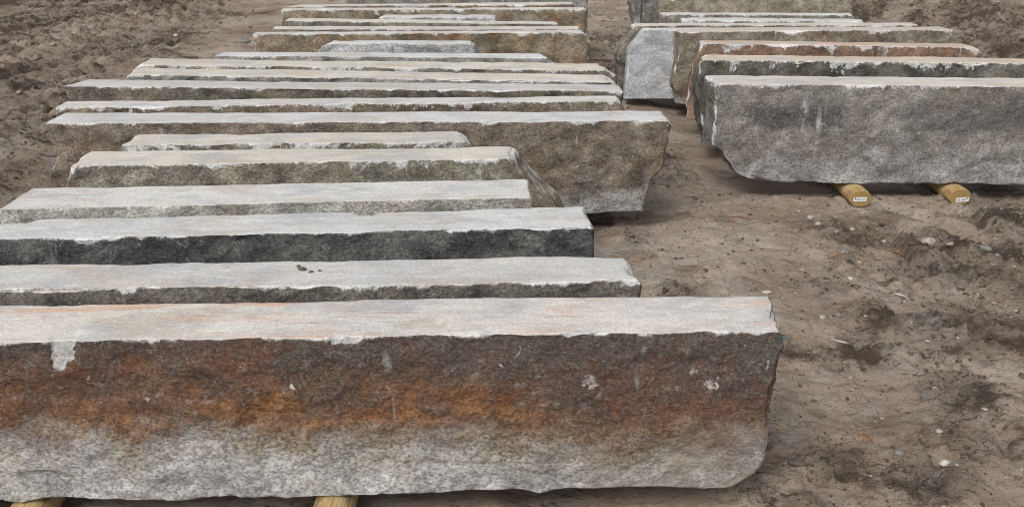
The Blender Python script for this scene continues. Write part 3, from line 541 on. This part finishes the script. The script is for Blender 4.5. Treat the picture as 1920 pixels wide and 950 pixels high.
for i, (x, y, sx, sy, sz, rz, mat, lab) in enumerate([
    (1.729, 3.85, .062, .05, .042, 10, 'pale', 'largest pale rounded pebble on the mud at the right'),
    (1.875, 3.68, .066, .034, .026, -15, 'grey', 'long grey pebble in the cluster at the right edge of the mud'),
    (1.885, 3.755, .04, .035, .028, 0, 'green', 'roundish greenish grey pebble behind the long grey one at the right edge'),
    (1.915, 3.64, .035, .03, .024, 20, 'grey', 'small grey pebble beside the cluster at the right edge'),
    (1.783, 3.76, .045, .02, .018, 5, 'tan', 'flat tan pebble near the largest pale pebble'),
    (1.315, 4.13, .032, .024, .02, -20, 'pale', 'pale pebble before the left labelled timber'),
    (1.318, 4.02, .036, .022, .018, 20, 'pale', 'flat pale pebble in front of the left labelled timber, nearer one'),
    (1.37, 3.93, .028, .022, .02, 0, 'grey', 'bluish grey pebble among gravel below the timbers'),
    (1.455, 4.0, .036, .03, .022, 0, 'pale', 'light pebble among the gravel between the two labelled timbers'),
    (1.328, 3.70, .05, .04, .022, 30, 'grey', 'half sunken grey stone in the middle of the mud'),
    (1.36, 3.60, .026, .02, .018, 0, 'tan', 'small tan pebble below the half sunken grey stone'),
    (1.625, 3.48, .035, .028, .022, 0, 'grey', 'grey pebble below the largest pale pebble'),
    (.925, 3.30, .034, .02, .014, -10, 'white', 'white pebble just behind the right corner of the nearest slab'),
    (1.07, 3.10, .022, .02, .018, 0, 'pale', 'tiny pale pebble right of the nearest slab top'),
    (1.40, 3.28, .045, .012, .008, -35, 'white', 'slim white chip lying on the mud at the right'),
    (1.085, 2.95, .05, .013, .006, -35, 'white', 'thin pale stone sliver in the open mud'),
    (1.145, 2.235, .034, .025, .02, 0, 'white', 'bright white pebble near the lower right corner'),
    (1.19, 2.385, .022, .017, .013, 0, 'pale', 'small light pebble above the bright white one'),
    (.74, 2.51, .020, .017, .014, 0, 'red', 'brick red pebble beside the nearest slab end'),
    (.745, 2.21, .05, .022, .014, -20, 'dark', 'flat dark stone in the churned mud by the nearest slab'),
    (1.04, 2.28, .03, .024, .014, 0, 'grey', 'dull grey pebble left of the bright white one'),
    (1.235, 2.41, .016, .014, .012, 0, 'green', 'tiny dark green pebble near the right edge'),
    (1.36, 2.49, .024, .016, .012, 0, 'pale', 'pale pebble at the very right edge of the mud'),
    (1.27, 2.62, .018, .016, .012, 0, 'tan', 'small tan pebble at right amid churned soil'),
    (-2.55, 5.95, .085, .07, .05, 0, 'pale', 'pale stone lying left of the peach topped slabs'),
    (-2.33, 7.55, .10, .06, .035, 0, 'pale', 'flat pale stone left of the far slabs'),
    (-2.10, 7.55, .05, .04, .03, 0, 'tan', 'small tan stone right of the flat pale stone'),
    (-2.05, 9.75, .12, .09, .03, 0, 'white', 'white flat stone far back on the rutted ground at left'),
    (-2.25, 8.35, .14, .11, .05, 10, 'grey', 'grey stone among ruts left of the far slabs'),
    (.70, 4.78, .06, .03, .03, 30, 'tan', 'tan stone on the path behind the tall brown slab end'),
    (.735, 4.86, .05, .03, .022, 60, 'pale', 'smaller pale stone on the path beside the tan one')]):
    pebble('pebble', x, y, sx, sy, sz, rz, mat, lab, 'pebble', 100 + i)
for i, (x, y, s, rz, lab) in enumerate([(-.54, 2.362, .022, 0, 'largest dirt crumb on top of the second slab'), (-.515, 2.348, .014, 40, 'small dirt crumb right of the largest on the second slab'), (-.555, 2.385, .012, 0, 'tiny dirt crumb behind the largest on the second slab'), (-.495, 2.356, .010, 0, 'tiny dirt crumb farthest right on the second slab')]):
    pebble('dirt_clod', x, y, s, s * .6, s * .5, rz, 'mud', lab, 'dirt clod', 200 + i, .5, .499, 'dirt crumbs on the second slab')

def scatter(name, n, rng, sizes, mats, seed, base, label, cat, dens, flat=.7, a=.35):
    r = np.random.default_rng(seed); Vs, Fs, off = [], [], 0
    x = r.uniform(rng[0], rng[1], n * 14); y = r.uniform(rng[2], rng[3], n * 14)
    k = r.uniform(0, 1, n * 14) < dens(x, y); x, y = x[k][:n], y[k][:n]; n = len(x)
    s = sizes[0] * (1 - r.uniform(0, 1, n) * (1 - (sizes[0] / sizes[1]) ** 2.2)) ** (-1 / 2.2)
    zz = ground_z(x, y); V0, F0 = base
    mi = []
    shapes = [lump(V0, seed * 50 + q, a) for q in range(24)]
    for i in range(n):
        V = shapes[i % 24] * s[i] / 2 * np.array([r.uniform(.8, 1.3), r.uniform(.6, 1.), r.uniform(.4, flat)])
        t = r.uniform(0, 6.28); c_, s_ = math.cos(t), math.sin(t)
        V = np.stack([V[:, 0] * c_ - V[:, 1] * s_ + x[i], V[:, 0] * s_ + V[:, 1] * c_ + y[i], V[:, 2] + zz[i] + s[i] * .06], -1)
        Vs.append(V); Fs.append(F0 + off); off += len(V0); mi += [r.choice(len(mats), p=[m[1] for m in mats])] * len(F0)
    me = mesh_from(name, np.concatenate(Vs), np.concatenate(Fs))
    for m, _ in mats: me.materials.append(PM[m])
    me.polygons.foreach_set('material_index', np.array(mi, np.int32))
    link(name, me, None, label, cat, kind='stuff')
def in_rows(x, y): return row_mask(x, y) > .5
def d_gravel(x, y):
    d = .05 + .75 * sst(.9, 1.5, x) * sst(2.9, 3.4, y) * sst(4.5, 4.1, y) + .2 * (x > .6) * (y < 3.2) + .5 * sst(-2.2, -3, x) * sst(5, 8, y) + .5 * sst(2.9, 3.6, x) * sst(6, 8, y) + .25 * (np.abs(x - .75) < .25) * (y > 4.5)
    return d * ~in_rows(x, y) * (.35 + .65 * sst(-.2, .3, fbm(x * 3, y * 3, 0, 333, 2)))
scatter('gravel', 2000, (.25, 2.6, 1.5, 4.6), (.004, .032), [('pale', .34), ('grey', .3), ('tan', .16), ('white', .1), ('dark', .1)], 5, I1, 'fine mixed gravel scattered over the mud', 'gravel', d_gravel)
scatter('far_gravel', 1500, (-5.5, 5.5, 4.5, 12), (.010, .06), [('pale', .3), ('grey', .36), ('tan', .16), ('white', .08), ('dark', .1)], 6, I1, 'coarse gravel scattered over the rutted ground behind', 'gravel', d_gravel)
scatter('soil_crumbs', 9000, (.25, 2.6, 1.5, 4.6), (.004, .026), [('mud', 1.)], 7, I1, 'dark crumbs of churned soil lying on the mud', 'soil', lambda x, y: (.10 + .9 * churn(x, y) ** 2.2) * ~in_rows(x, y), .8, .6)
scatter('fine_soil_crumbs', 12500, (.2, 2.6, 1.5, 4.6), (.0025, .009), [('mud', .8), ('tan', .1), ('dark', .1)], 9, I1, 'tiny crumbs of soil and grit peppered over the mud', 'soil', lambda x, y: (.18 + .8 * np.clip(fbm(x * 2.3, y * 3.1, 0, 404, 4) + .1, 0, 1) + .5 * churn(x, y)) * ~in_rows(x, y), .8, .6)
scatter('far_soil_crumbs', 8500, (-5.5, 5.5, 4.5, 12), (.010, .05), [('mud', 1.)], 8, I1, 'dark clods of churned soil on the rutted ground behind', 'soil', lambda x, y: (.06 + .9 * churn(x, y) ** 1.5) * ~in_rows(x, y), .6, .6)

# pine needles
NM = dict(orange=flat_mat('orange_needle', (.42, .17, .05)), straw=flat_mat('straw_needle', (.50, .36, .18)), red=flat_mat('red_needle', (.30, .08, .04)))
def needle(x, y, L, rz, mat, label, r=.0014):
    n = 9; V = []; F = []
    for i in range(n):
        t = i / (n - 1); px = (t - .5) * L; py = .06 * L * math.sin(t * 3.1); a, b = x + px * math.cos(RAD(rz)) - py * math.sin(RAD(rz)), y + px * math.sin(RAD(rz)) + py * math.cos(RAD(rz))
        zc = gz(a, b) + r * 1.5
        for k in range(5):
            q = k * 6.283 / 5; V.append((a - x + r * math.cos(q) * -math.sin(RAD(rz)), b - y + r * math.cos(q) * math.cos(RAD(rz)), zc + r * math.sin(q)))
    for i in range(n - 1):
        for k in range(5): F.append((i * 5 + k, i * 5 + (k + 1) % 5, i * 5 + 5 + (k + 1) % 5, i * 5 + 5 + k))
    me = mesh_from('pine_needle', np.array(V), np.array(F)); o = link('pine_needle', me, NM[mat], label, 'pine needle', 'dry pine needles on the mud'); o.location = (x, y, 0)
needle(1.545, 3.72, .065, -18, 'orange', 'orange dry needle lying in the gravelly mud at right', .002)
needle(1.285, 3.65, .07, -12, 'red', 'reddish twig left of the half sunken grey stone', .0022)
needle(.985, 2.365, .04, -68, 'red', 'short red needle in the open mud at the bottom', .0016)
needle(.975, 2.37, .04, -60, 'orange', 'short orange needle crossing the red one', .0014)
needle(.74, 2.43, .09, -28, 'straw', 'long straw coloured needle beside the nearest slab end', .0012)
needle(.73, 2.405, .08, -2, 'straw', 'straw coloured needle lying flat below the long one', .0011)
needle(.655, 2.55, .05, -40, 'straw', 'short straw needle touching the nearest slab end', .0012)
needle(.70, 2.09, .06, -32, 'straw', 'straw needle beneath the lower corner of the nearest slab', .0012)
needle(1.02, 4.2, .08, 3, 'red', 'thin reddish needle on the mud before the large grey slab', .002)
needle(1.25, 4.32, .06, 25, 'straw', 'straw needle left of the left labelled timber', .0016)
NM['blue'] = flat_mat('blue_plastic', (.08, .26, .42))
V_, F_ = I2
o = link('plastic_scrap', mesh_from('plastic_scrap', lump(V_, 321, .6, 2.) * np.array([.006, .004, .005]), F_), NM['blue'], 'tiny blue plastic scrap stuck on the right end of the nearest slab', 'plastic scrap')
o.location = (.617, 2.03, .472)
